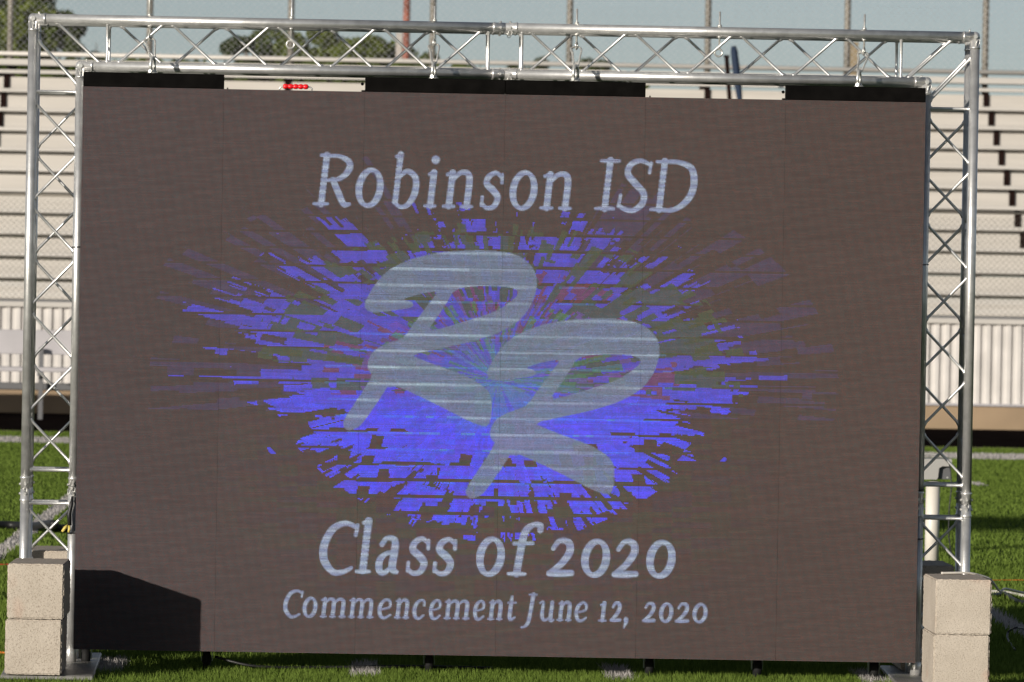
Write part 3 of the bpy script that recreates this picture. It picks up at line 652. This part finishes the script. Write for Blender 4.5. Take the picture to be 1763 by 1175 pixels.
def led_mat():
    m = bpy.data.materials.new('led_face'); m.use_nodes = True; n = m.node_tree; b = n.nodes['Principled BSDF']; K = n.links.new
    uv = n.nodes.new('ShaderNodeUVMap'); uv.uv_map = 'UVMap'
    im = n.nodes.new('ShaderNodeTexImage'); im.image = img; im.interpolation = 'Closest'; im.extension = 'EXTEND'; K(uv.outputs[0], im.inputs[0])
    sx = n.nodes.new('ShaderNodeSeparateXYZ'); K(uv.outputs[0], sx.inputs[0])
    def mth(op, a, v=None):
        x = n.nodes.new('ShaderNodeMath'); x.operation = op
        for i, q_ in enumerate((a, v)):
            if q_ is None: continue
            if isinstance(q_, (int, float)): x.inputs[i].default_value = q_
            else: K(q_, x.inputs[i])
        return x.outputs[0]
    def dot(ch, N, lo, hi):
        f = mth('FRACT', mth('MULTIPLY', sx.outputs[ch], float(N)))
        return mth('MULTIPLY', mth('GREATER_THAN', f, lo), mth('LESS_THAN', f, hi))
    dots = mth('MULTIPLY', dot(0, NU, .17, .83), dot(1, NV, .17, .83))
    wn = n.nodes.new('ShaderNodeTexWhiteNoise'); wn.noise_dimensions = '2D'
    sc2 = n.nodes.new('ShaderNodeVectorMath'); sc2.operation = 'MULTIPLY'; sc2.inputs[1].default_value = (NU, NV, 1); K(uv.outputs[0], sc2.inputs[0])
    fl = n.nodes.new('ShaderNodeVectorMath'); fl.operation = 'FLOOR'; K(sc2.outputs[0], fl.inputs[0]); K(fl.outputs[0], wn.inputs[0])
    # package colour: random per diode, from red-brown to grey
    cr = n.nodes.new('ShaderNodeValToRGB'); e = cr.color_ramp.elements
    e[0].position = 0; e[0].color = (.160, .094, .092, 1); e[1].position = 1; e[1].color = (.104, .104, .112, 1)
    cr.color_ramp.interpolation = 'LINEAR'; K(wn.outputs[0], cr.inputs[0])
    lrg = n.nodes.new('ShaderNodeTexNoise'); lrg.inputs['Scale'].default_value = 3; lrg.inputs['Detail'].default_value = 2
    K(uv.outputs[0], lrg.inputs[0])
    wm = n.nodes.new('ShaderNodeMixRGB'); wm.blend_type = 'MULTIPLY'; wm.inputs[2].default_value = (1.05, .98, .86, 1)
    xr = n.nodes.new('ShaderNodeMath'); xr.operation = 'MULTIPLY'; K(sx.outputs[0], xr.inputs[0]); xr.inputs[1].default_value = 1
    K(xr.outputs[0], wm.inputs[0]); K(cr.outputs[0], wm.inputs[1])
    mx = n.nodes.new('ShaderNodeMixRGB'); mx.inputs[1].default_value = (.013, .013, .013, 1); K(dots, mx.inputs[0]); K(wm.outputs[0], mx.inputs[2])
    oi = n.nodes.new('ShaderNodeObjectInfo')
    rw = n.nodes.new('ShaderNodeTexWhiteNoise'); rw.noise_dimensions = '2D'
    s3 = n.nodes.new('ShaderNodeVectorMath'); s3.operation = 'MULTIPLY'; s3.inputs[1].default_value = (NU/17, NV, 1); K(uv.outputs[0], s3.inputs[0])
    f3 = n.nodes.new('ShaderNodeVectorMath'); f3.operation = 'FLOOR'; K(s3.outputs[0], f3.inputs[0]); K(f3.outputs[0], rw.inputs[0])
    tint = mth('ADD', mth('ADD', mth('MULTIPLY', oi.outputs['Random'], .07), mth('MULTIPLY', rw.outputs[0], .15)), .89)
    tm = n.nodes.new('ShaderNodeMixRGB'); tm.blend_type = 'MULTIPLY'; tm.inputs[0].default_value = 1; K(mx.outputs[0], tm.inputs[1]); K(tint, tm.inputs[2])
    K(tm.outputs[0], b.inputs['Base Color']); b.inputs['Roughness'].default_value = .75; b.inputs['Specular IOR Level'].default_value = .12
    em = n.nodes.new('ShaderNodeMixRGB'); em.blend_type = 'MULTIPLY'; em.inputs[0].default_value = 1; K(im.outputs[0], em.inputs[1]); 
    dd = mth('ADD', mth('MULTIPLY', dots, 1.25), .30); K(dd, em.inputs[2])
    K(em.outputs[0], b.inputs['Emission Color']); b.inputs['Emission Strength'].default_value = 1.0
    return m
M['led'] = led_mat()

wall = empty('video_wall', 'large modular video screen showing blue burst, school lettering and Class of 2020', 'video screen', (0, 0, .078))
WZ = .078
def led_panel(i, j):
    x0, x1, z1 = -1.5+.5*i, -1.0+.5*i, WZ+2-.5*j; z0 = z1-.5; g = .00012
    yo = random.uniform(0, .0010); e = .00025; ez = .0001
    v = [(x0+e, yo, z0+ez), (x1-e, yo, z0+ez), (x1-e, yo, z1-ez), (x0+e, yo, z1-ez), (x0+g, .0045, z0+g), (x1-g, .0045, z0+g), (x1-g, .0045, z1-g), (x0+g, .0045, z1-g),
         (x0, .07, z0), (x1, .07, z0), (x1, .07, z1), (x0, .07, z1)]
    v = [(a, b_, c-WZ) for a, b_, c in v]
    f = [[0, 1, 2, 3]]+[[k, k+4, (k+1) % 4+4, (k+1) % 4] for k in range(4)]+[[k+4, k+8, (k+1) % 4+8, (k+1) % 4+4] for k in range(4)]+[[11, 10, 9, 8]]
    me = bpy.data.meshes.new('led_panel'); me.from_pydata(v, [], f); me.materials.append(M['led']); me.materials.append(M['black'])
    uvl = me.uv_layers.new(name='UVMap')
    us = [(i/6, 1-(j+1)/4), ((i+1)/6, 1-(j+1)/4), ((i+1)/6, 1-j/4), (i/6, 1-j/4)]
    for k in range(4): uvl.data[k].uv = us[k]
    for p_ in me.polygons: p_.material_index = 0 if p_.index == 0 else 1
    me.update(); o = bpy.data.objects.new('led_panel', me); C.objects.link(o); o.parent = wall
for j in range(4):
    for i in range(6): led_panel(i, j)
ZT = WZ+2
def col_x(i): return -1.5+.5*i
hook_x = {0: -1.256, 2: -.256, 3: .250, 5: 1.262}
for i in (0, 2, 3, 5):
    h = L(); h.box(col_x(i)+.0006, col_x(i)+.4994, .003, .055, ZT+.0004, ZT+.052, bev=.0015)
    hb = h.build('header_bar', M['black'], wall)
    k = L(); k.ball((col_x(i)-.009+(.0 if i else .02), .02, ZT+.028), .006, 8, 4); k.box(col_x(i)-.012, col_x(i)+.003, .016, .03, ZT+.0, ZT+.006)
    if i in (2, 5): k.build('end_pin', M['black'], hb)
    x = hook_x[i]
    s = L(); y = .03; z = ZT+.052; an = (1.15, 0, 1.25, 0, 0, 0)[i] if i in (0, 2) else (1.0 if i == 3 else 1.2); ca, sa = math.cos(an), math.sin(an)   # bow shackle standing on the bar
    q3 = lambda d, h: (x+d*ca, y+d*sa, z+h)
    s.tube([q3(-.012, .005), q3(-.0165, .026), q3(-.014, .044), q3(-.007, .054), q3(0, .057), q3(.007, .054), q3(.014, .044), q3(.0165, .026), q3(.012, .005)], .0056, 10)
    s.tube([q3(-.021, .007), q3(.021, .007)], .0060, 10); s.ball(q3(-.013, .007), .0085, 8, 5); s.ball(q3(.013, .007), .0085, 8, 5)
    s.tube([(x, y, z), (x, y, z+.004)], .017, 16)
    s.build('shackle', M['zinc'], hb)
# red grip handle on the second column
x0, x1, y, z = at(481.5, 155, 0.03).x, at(537, 155, 0.03).x, .03, ZT
hd = L(); hd.tube([(x0, y, z-.002), (x0, y, z+.008), (x0+.006, y, z+.013), (x0+.016, y, z+.0145), (x1-.016, y, z+.0145), (x1-.006, y, z+.013), (x1, y, z+.008), (x1, y, z-.002)], .0028, 8)
ho = hd.build('carry_handle', M['zinc'], wall)
gp = L(); n5 = 5; a0, a1 = x0+.012, x1-.013; pts = []; rs = []
for k in range(n5*6+1):
    t = k/(n5*6); pts.append((a0+(a1-a0)*t, y, z+.0145)); rs.append(.0092-.0028*abs(math.cos(PI*t*n5))**6)
gp.tube(pts, rs, 12); gp.build('grip', M['red'], ho)
for xx in (-1.0+.012, at(1355, 175, .02).x-.006, at(1119, 172, .02).x):
    L().tube([(xx, .02, ZT-.001), (xx, .02, ZT+.006)], .0025, 6).build('locating_pin', M['black'], wall)
# castors
for px in (150, 357, 738, 1115, 1300, 1500):
    X = at(px, 1140, .3).x; yc = .20; ck = random.uniform(-.5, .5)
    cs_ = L(); cs_.tube([(X-.013, yc, .039), (X+.013, yc, .039)], .040, 20)
    cs_.tube([(X-.016, yc, .039), (X+.016, yc, .039)], .015, 12)
    fk = L(); 
    for s_ in (-1, 1):
        i = len(fk.v); xa = X+s_*.019
        fk.v += [(xa-.0015, yc-.012, .032), (xa-.0015, yc+.012, .032), (xa-.0015, yc+.045, .088), (xa-.0015, yc-.02, .088), (xa+.0015, yc-.012, .032), (xa+.0015, yc+.012, .032), (xa+.0015, yc+.045, .088), (xa+.0015, yc-.02, .088)]
        for q_ in ((3, 2, 1, 0), (4, 5, 6, 7), (0, 1, 5, 4), (1, 2, 6, 5), (2, 3, 7, 6), (3, 0, 4, 7)): fk.f.append([i+t for t in q_]); fk.sm.append(False)
    fk.box(X-.03, X+.03, yc-.03, yc+.05, .088, .094)
    fo = fk.build('castor', M['castergreen'], wall); cs_.build('wheel', M['rubber'], fo)
L().box(-1.49, 1.49, .10, .23, .0945, .125, bev=.003).build('castor_beam', M['black'], wall)
for xx in (-1.35, -.5, .5, 1.35):
    L().box(xx-.02, xx+.02, .0705, .23, .1255, .156).build('castor_beam', M['black'], wall)
    L().box(xx-.02, xx+.02, .072, .11, .1565, 1.9).build('rear_strut', M['black'], wall)

# ================================================================ TRUSS
YF, YB = .15, .32; XO, XI = 1.688, 1.5165; ZH, ZL = 2.322, 2.156; RC = .0176
tr = empty('truss_frame', 'silver aluminium box-truss goalpost frame holding up the video screen', 'truss frame', (0, .15, 0))
def rod(a, b_, r=.0050, name='brace', nodes=True):
    a, b_ = Vector(a), Vector(b_); d = (b_-a).normalized(); m = L()
    m.tube([a-d*.004, a+d*.004, a+d*.010, b_-d*.010, b_-d*.004, b_+d*.004], [r*1.9, r*1.5, r, r, r*1.5, r*1.9], 10)
    return m.build(name, M['alu'], tr)
def chord(a, b_, name='chord'):
    return L().tube([a, b_], RC, 22).build(name, M['alu'], tr)
def coupler(c, ax):
    c = Vector(c); d = Vector(ax); m = L(); R = RC
    for s_ in (-1, 1):
        m.tube([c+d*s_*.0005, c+d*s_*.036, c+d*s_*.038, c+d*s_*.043, c+d*s_*.0445], [R*1.01, R*1.01, R*1.13, R*1.13, R*.99], 22)
    o = m.build('coupler', M['alu_bright'], tr)
    m = L(); per = Vector((0, -1, 0))
    for s_ in (-.017, .017):
        m.tube([c+d*s_+per*(R*.9), c+d*s_+per*(R*1.22)], .0048, 10)
        up_ = Vector((0, 0, 1)) if abs(d.x) > .5 else Vector((1, 0, 0))
        m.tube([c+d*s_-up_*R*1.3, c+d*s_+up_*R*1.3], .0042, 8)
    m.build('pin', M['zinc'], o)
    m = L(); q0 = c+d*.017+Vector((0, -RC*1.25, 0)); 
    pts = [q0+Vector((math.cos(t)*.007, -.003, math.sin(t)*.010-.02)) for t in np.linspace(0, 2*PI, 12, endpoint=False)]
    m.tube(pts, .0011, 5, closed=True); m.build('safety_clip', M['zinc'], o)
    return o
def corner(c, dx):
    """rounded elbow piece where a horizontal and a vertical chord meet; dx=+1 tube leaves to the right"""
    c = Vector(c); m = L(); R = RC
    m.ball(c, R*1.06, 18, 12)
    m.tube([c, c+Vector((dx*.036, 0, 0)), c+Vector((dx*.0365, 0, 0)), c+Vector((dx*.043, 0, 0))], [R*1.02, R*1.02, R*1.12, R*1.12], 22)
    m.tube([c, c+Vector((0, 0, -.036)), c+Vector((0, 0, -.0365)), c+Vector((0, 0, -.043))], [R*1.02, R*1.02, R*1.12, R*1.12], 22)
    o = m.build('corner_joint', M['alu_bright'], tr)
    k = L(); k.tube([c+Vector((0, -R*.9, 0)), c+Vector((0, -R*1.25, 0))], .008, 10)
    k.tube([c+Vector((dx*.02, -.004, R*.9)), c+Vector((dx*.02, -.004, R*1.4))], .0035, 8)
    k.tube([c+Vector((0, -R*1.05, -.018)), c+Vector((0, -R*1.3, -.018))], .005, 10); k.build('pin', M['zinc'], o)
    k = L(); pts = [c+Vector((-dx*(.008+.006*math.cos(t)) - dx*.004*math.sin(t), -R*1.35, -.024+.014*math.sin(t))) for t in np.linspace(0, 2*PI, 12, endpoint=False)]
    k.tube(pts, .0012, 5, closed=True); k.build('safety_clip', M['zinc'], o)
for y in (YF, YB):
    for z, xe in ((ZH, XO), (ZL, XI)):
        chord((-xe+.043, y, z), (-.0445, y, z)); chord((.0445, y, z), (xe-.043, y, z)); coupler((0, y, z), (1, 0, 0))
        corner((-xe, y, z), 1); corner((xe, y, z), -1)
    for s_ in (-1, 1):
        for xe, zt_ in ((XO, ZH), (XI, ZL)):
            chord((s_*xe, y, zt_-.043), (s_*xe, y, .640+.0445)); chord((s_*xe, y, .640-.0445), (s_*xe, y, .072))
            coupler((s_*xe, y, .640), (0, 0, 1))
            f = L(); f.tube([(s_*xe, y, .024), (s_*xe, y, .070), (s_*xe, y, .073)], [RC*1.13, RC*1.13, RC], 22); f.build('foot_socket', M['alu_bright'], tr)
zt0, zb0 = ZH-RC*.8, ZL+RC*.8
for y, ph in ((YF, 0), (YB, 1)):
    for s_ in (-1, 1):
        xo, xi = s_*(XO-RC*.8), s_*(XI+RC*.8)
        rod((s_*1.602, y, zt0), (s_*1.452, y, zb0))
        rod((s_*1.423, y, zt0), (s_*1.423, y, zb0), .0052, 'rung'); rod((s_*.060, y, zt0), (s_*.060, y, zb0), .0055, 'rung')
        for k in range(7):
            a = s_*(1.380-.1897*k); c = a-s_*.153; lo, hi = (zb0, zt0) if (k+ph) % 2 == 0 else (zt0, zb0)
            rod((a, y, lo), (c, y, hi))
        rod((xo, y, 2.245), (xi, y, 2.092)); rod((xo, y, 2.062), (xi, y, 2.062), .0055, 'rung')
        for k in range(7):
            t = 2.018-.1883*k; bt_ = t-.149
            flip = (k+ph) % 2 if s_ < 0 else (k+ph+1) % 2
            a, c = (xo, xi) if (flip == 0) == (s_ < 0) or False else (xi, xo)
            if s_ < 0: a, c = (xo, xi) if (k+ph) % 2 == 0 else (xi, xo)
            else: a, c = (xi, xo) if (k+ph) % 2 == 0 else (xo, xi)
            rod((a, y, t), (c, y, bt_))
        rod((xo, y, .709), (xi, y, .709), .0060, 'rung'); rod((xo, y, .590), (xi, y, .590), .0060, 'rung')
        for k in range(3):
            t = .568-.1840*k; bt_ = t-.145
            if s_ < 0: a, c = (xo, xi) if (k+ph) % 2 == 0 else (xi, xo)
            else: a, c = (xi, xo) if (k+ph) % 2 == 0 else (xo, xi)
            if bt_ > .03: rod((a, y, t), (c, y, bt_))
        rod((xo, y, .105), (xi, y, .105), .0055, 'rung')
# depth-wise lacing of the outer and inner faces
for s_ in (-1, 1):
    for xe in (XO, XI):
        for k in range(7):
            t = 2.00-.1883*k; a, c = (YF+RC*.8, YB-RC*.8) if k % 2 else (YB-RC*.8, YF+RC*.8)
            rod((s_*xe, a, t), (s_*xe, c, t-.149))
        for z in (.709, .590, .105): rod((s_*xe, YF+RC*.8, z), (s_*xe, YB-RC*.8, z), .0055, 'rung')
for z in (ZH, ZL):
    for s_ in (-1, 1):
        for k in range(7):
            a = s_*(1.380-.1897*k); c = a-s_*.153; p0, p1 = (YF+RC*.8, YB-RC*.8) if k % 2 else (YB-RC*.8, YF+RC*.8)
            rod((a, p0, z), (c, p1, z))
# base plates
L().box(-1.735, -1.415, -.55, .66, .006, .0235, bev=.004, rot=.02).build('base_plate', M['steel_plate'], tr)
L().box(1.42, 1.735, -.45, .66, .006, .0235, bev=.004, rot=-.03).build('base_plate', M['steel_plate'], tr)
# eye bolts through the upper front chord
bolts = [(258, -.5, False, .18), (502, 0, True, .105), (748, 0, False, .055), (993, 0, False, .055), (1239, 0, True, .055), (1488, .06, False, .055)]
hooks = []
for px, tl, ring_front, up_l in bolts:
    X = at(px, 40+(px-250)*.018, YF).x; m = L(); rr_ = .0037
    sk = .044 if ring_front else .030; er = .0135 if ring_front else .0115
    m.tube([(X, YF, ZH-RC-sk), (X+tl*.01, YF, ZH+RC+up_l)], rr_, 10)
    m.tube([(X+tl*.002, YF, ZH+RC-.001), (X+tl*.002, YF, ZH+RC+.008)], .0078, 6); m.tube([(X, YF, ZH-RC-.004), (X, YF, ZH-RC+.001)], .0085, 12)
    zc = ZH-RC-sk-er
    if ring_front: pts = [(X-.003+er*math.sin(t), YF, zc+er*math.cos(t)-.0) for t in np.linspace(0, 2*PI, 18, endpoint=False)]
    else:
        ca, sa = math.cos(1.25), math.sin(1.25); pts = [(X+.0115*math.sin(t)*ca, YF+.0115*math.sin(t)*sa, zc+.0125*math.cos(t)) for t in np.linspace(0, 2*PI, 18, endpoint=False)]
    m.tube(pts, .0035, 8, closed=True); m.build('eye_bolt', M['zinc'], tr)
    if not ring_front: hooks.append((X, zc))
# carabiners
hl = ['leftmost steel snap hook hanging the screen near the top left corner', 'steel snap hook hanging left of the middle truss coupling', 'steel snap hook hanging right of the middle truss coupling', 'rightmost steel snap hook hanging the screen near the top right corner']
hs = sorted(hooks)
for (X, zc), i, lab in zip(hs, (0, 2, 3, 5), hl):
    x2 = hook_x[i]; top = Vector((X, YF, zc-.0065)); bot = Vector((x2, .03, ZT+.052+.054)); ax = bot-top; ln = ax.length; ax.normalize()
    side = Vector((1, 0, 0)); side = (side-ax*side.dot(ax)).normalized()
    o = empty('snap_hook', lab, 'snap hook', top, 'snap hooks hanging the screen')
    prof = [(-.000, -.005), (.012, .000), (.0195, .011), (.0190, .024), (.013, .045), (.0075, ln-.012), (.004, ln+.001), (-.003, ln+.003), (-.0085, ln-.008)]
    L().tube([top+side*(-a)+ax*b_ for a, b_ in prof]+[], .0040, 9).build('body', M['zinc'], o)
    L().tube([top+side*(.0085)+ax*(ln-.008), top+side*.0185+ax*.022, top+side*.0175+ax*.009, top+side*.0105+ax*(-.002), top+ax*(-.0045)], .0033, 9).build('gate', M['zinc'], o)
# cable ties on the inner posts
for s_, zs in ((-1, (1.508, .655, .485)), (1, (1.50, .690, .515))):
    for z in zs:
        pts = [(s_*XI+(RC+.002)*math.cos(t), YF+(RC+.002)*math.sin(t), z+.001*math.cos(t)) for t in np.linspace(0, 2*PI, 16, endpoint=False)]
        L().tube(pts, .0022, 6, closed=True).build('cable_tie', M['cable_black'], tr)
# black strap with yellow tips on the left inner post
st = empty('hanging_strap', 'black strap with yellow tips hanging from the left inner truss post', 'strap', (at(120, 880, .11).x, .11, .5))
P = lambda px, py, Y: at(px, py, Y)
L().tube([P(125, 855, .12), P(123, 868, .11), P(119, 885, .11), P(120, 905, .11)], [.004, .007, .0085, .007], 8).build('webbing', M['cable_black'], st)
L().tube([P(117, 904, .11), P(112, 909, .10), P(107, 916, .10)], [.004, .006, .005], 8).build('tip', M['yellow'], st)
L().tube([P(119, 904, .11), P(119.5, 911, .10), P(118, 917, .10)], [.004, .005, .004], 8).build('tip', M['yellow'], st)
ho_ = L()
for (a, b_) in ((122, 836), (119, 846), (127, 843), (124, 832)):
    c = P(a, b_, .12); pts = [(c.x+.006*math.cos(t), .118+.003*math.sin(t*2), c.z+.009*math.sin(t)) for t in np.linspace(0, 2*PI, 12, endpoint=False)]
    ho_.tube(pts, .0014, 5, closed=True)
ho_.build('split_ring', M['zinc'], st)

# ================================================================ CONCRETE BLOCKS
def block(x0, y0, z0, label, lx=.1945, ly_=.395, lz=.190, rz=0.0, chip=0):
    me = bpy.data.meshes.new('concrete_block')
    import bmesh
    bm = bmesh.new(); bmesh.ops.create_cube(bm, size=1); bmesh.ops.scale(bm, vec=(lx, ly_, lz), verts=bm.verts)
    bmesh.ops.bevel(bm, geom=bm.edges[:]+bm.verts[:], offset=.0045, segments=2, affect='EDGES')
    bmesh.ops.subdivide_edges(bm, edges=[e for e in bm.edges if e.calc_length() > .05], cuts=24, use_grid_fill=True)
    r = random.Random(chip+3)
    for v in bm.verts:
        ed = sum(1 for q_, l_ in zip(v.co, (lx, ly_, lz)) if abs(abs(q_)-l_/2) < .006)
        a = .0010 if ed >= 2 else .0003
        v.co += Vector((r.uniform(-a, a), r.uniform(-a, a), r.uniform(-a, a)))
    bm.to_mesh(me); bm.free(); me.materials.append(M['block']); me.update()
    o = bpy.data.objects.new('concrete_block', me); C.objects.link(o)
    o.location = (x0+lx/2, y0+ly_/2, z0+lz/2); o.rotation_euler = (0, 0, rz)
    return tag(o, label, 'concrete block', 'concrete blocks weighing down the truss feet')
BZ = .026
block(-1.7085, -.575, BZ, 'lower tan concrete block in front of the left truss foot, with reddish stains', rz=.004, chip=1)
block(-1.7015, -.575, BZ+.1925, 'upper tan concrete block in front of the left truss foot', rz=-.008, chip=2)
block(1.5015, -.60, BZ, 'lower tan concrete block in front of the right truss foot, cut by the photo edge', rz=-.003, chip=3)
block(1.5040, -.60, BZ+.1925, 'upper tan concrete block before the right truss foot, white cable on it', rz=.006, chip=4)
block(-1.6850, .365, BZ, 'lower concrete block behind the left truss foot', chip=5, rz=.0)
block(-1.6850, .365, BZ+.1925, 'upper concrete block behind the left truss foot', chip=6, lx=.22)
block(1.485, .365, BZ, 'lower shaded concrete block behind the right truss foot', chip=7)
block(1.480, .365, BZ+.1925, 'upper shaded concrete block behind the right truss foot', chip=8)

# ================================================================ SMALL THINGS
# grey box on a white post
Yp = 8.2
ps = empty('equipment_post', 'white post carrying a small grey box behind the right truss leg', 'equipment post', (at(1605, 900, Yp).x, Yp, 0))
xc = at(1605, 900, Yp).x
L().tube([(xc, Yp, 0), (xc, Yp, at(1605, 829, Yp).z)], .0355, 20).build('shaft', M['whitepost'], ps)
x1 = at(1636, 800, Yp).x; x0 = x1-.24; zt_, zb_ = at(1620, 790, Yp).z, at(1620, 826, Yp).z
bx = L(); ym0, ym1 = Yp-.075, Yp+.075
prof = [(x0, zt_-.006), (x0+.006, zt_), (x1-.004, zt_), (x1, zt_-.004), (x1, zt_-.036), (x1-.048, zt_-.036), (x1-.064, zt_-.046), (x1-.068, zb_+.014), (x1-.074, zb_+.002), (x0+.008, zb_), (x0, zb_+.008)]
n_ = len(prof); bx.v += [(a, ym0, c) for a, c in prof]+[(a, ym1, c) for a, c in prof]
bx.f.append(list(range(n_))[::-1]); bx.f.append([n_+k for k in range(n_)]); bx.sm += [False, False]
for k in range(n_): bx.f.append([k, (k+1) % n_, n_+(k+1) % n_, n_+k]); bx.sm.append(False)
hb_ = bx.build('housing', M['greybox'], ps)
L().box(x1-.066, x1-.004, ym0+.03, ym1-.01, zb_+.003, zt_-.037).build('inner_box', M['benchdark'], ps)
L().tube([(x1-.018, ym0+.028, zb_+.012), (x1-.018, ym0+.036, zb_+.012)], .005, 10).build('screw', M['zinc'], ps)
tl_ = L(); pts = [(x0+.03+(x1-x0-.055)*k/10, Yp-.05, zt_+.004+.020*math.sin(PI*k/10)) for k in range(11)]
tl_.tube(pts, .005, 8); tl_.build('top_handle', M['greybox'], ps)
L().tube([P(1634, 795, 8.12), P(1637, 815, 8.12), P(1638, 840, 8.1), P(1634, 880, 8.1), P(1633, 920, 8.1), P(1637, 950, 8.1), P(1645, 966, 8.1), P(1652, 985, 6.9)], .0036, 7).build('cable', M['cable_black'], ps)

def cord(name, pts, r, m, label):
    q_ = [Vector(p) for p in pts]; out_ = []
    for i in range(len(q_)-1):
        p0, p1, p2, p3 = q_[max(i-1, 0)], q_[i], q_[i+1], q_[min(i+2, len(q_)-1)]
        for t in [k/8 for k in range(8)]:
            out_.append(.5*((2*p1)+(-p0+p2)*t+(2*p0-5*p1+4*p2-p3)*t*t+(-p0+3*p1-3*p2+p3)*t**3))
    out_.append(q_[-1]); o = MB().tube(out_, r, 8).build(name, m); return tag(o, label, 'cable')
def gp_(px, py, z=.012):
    v = F_+R_*((px-PW/2)/FPX)-U_*((py-PH/2)/FPX); t = (z-CZ)/v.z; return Vector((CX, -DIST, CZ))+v*t
cord('power_cable', [(1.56, -.26, .4135), (1.62, -.24, .4145), (1.665, -.22, .4130), P(1697, 994, -.18), P(1708, 1001, -.15), P(1718, 1016, -.05), gp_(1722, 1018, .05)+Vector((-.0, .0, 0)), gp_(1730, 1013, .03), gp_(1745, 1016, .02), gp_(1763, 1022, .02), gp_(1800, 1030, .02)][:5]+[P(1721, 1018, -.02), P(1730, 1014, .05), P(1745, 1017, .15), P(1763, 1021, .25), (2.05, .45, .30), (2.5, .8, .02), (3.2, 1.2, .01)], .0042, M['cable_white'], 'thick white cable running off the top of the right block stack')
cord('power_cable', [gp_(1600, 1020), gp_(1700, 1019), gp_(1730, 1020), gp_(1763, 1026), gp_(1850, 1040)], .008, M['cable_white'], 'thin pale cable lying on the turf right of the blocks')
cord('power_cable', [gp_(1600, 1030), gp_(1705, 1026), gp_(1728, 1022), gp_(1745, 1032), gp_(1765, 1038), gp_(1850, 1045)], .010, M['cable_black'], 'black cable lying behind the right block stack on the turf')
cord('power_cable', [gp_(1748, 1120, .01), gp_(1735, 1100, .01), gp_(1737, 1087, .03), gp_(1750, 1081, .06), gp_(1765, 1084, .03), gp_(1800, 1100, .01)], .004, M['cable_black'], 'loop of black cable on the turf at the right edge')
cord('extension_cord', [gp_(-60, 1120), gp_(0, 1124), gp_(14, 1126), gp_(60, 1132)], .005, M['orange'], 'orange extension cord touching the lower left block')
cord('marking_string', [gp_(-200, 977, .02), gp_(60, 972, .02), gp_(400, 978, .02)], .004, M['redcord'], 'thin red string stretched over the turf at the left')
cord('marking_string', [gp_(1500, 1003, .02), gp_(1640, 1000, .02), gp_(1763, 999, .02), gp_(1900, 1002, .02)], .0012, M['orange'], 'thin orange string over the turf right of the screen')
cord('power_cable', [gp_(-80, 907, .02), gp_(10, 904, .02), gp_(50, 907, .02), gp_(80, 903, .05), gp_(95, 903, .06), gp_(104, 910, .02), gp_(300, 918, .02)], .022, M['cable_black'], 'dark cable bundle lying across the yard line at the left')
# cable under the screen
cord('power_cable', [(-1.0, .15, .05), (-.85, .12, .02), (-.6, .2, .015), (-.3, .25, .02), (0, .3, .015)], .005, M['cable_black'], 'black cable trailing under the screen between the castors')

# unseen board on posts, added to cast the shadow band behind the truss
bb = empty('shade_board', 'unseen board on two posts, added at the left to cast a shadow band', 'shadow caster', (-12.2, -6, 0))
k_ = SUN.x/SUN.y; kz = -SUN.z/SUN.y
yb = -6.0; zlo, zhi = (13.1+6)*kz, (15.25+6)*kz; xs = 2.5-20.1*k_
L().box(xs, xs+3.6, yb, yb+.06, zlo, zhi).build('board', M['whitepost'], bb)
for X in (xs+.4, xs+3.2): L().box(X-.05, X+.05, yb+.061, yb+.16, 0, zhi-.05).build('post', M['galvpost'], bb)
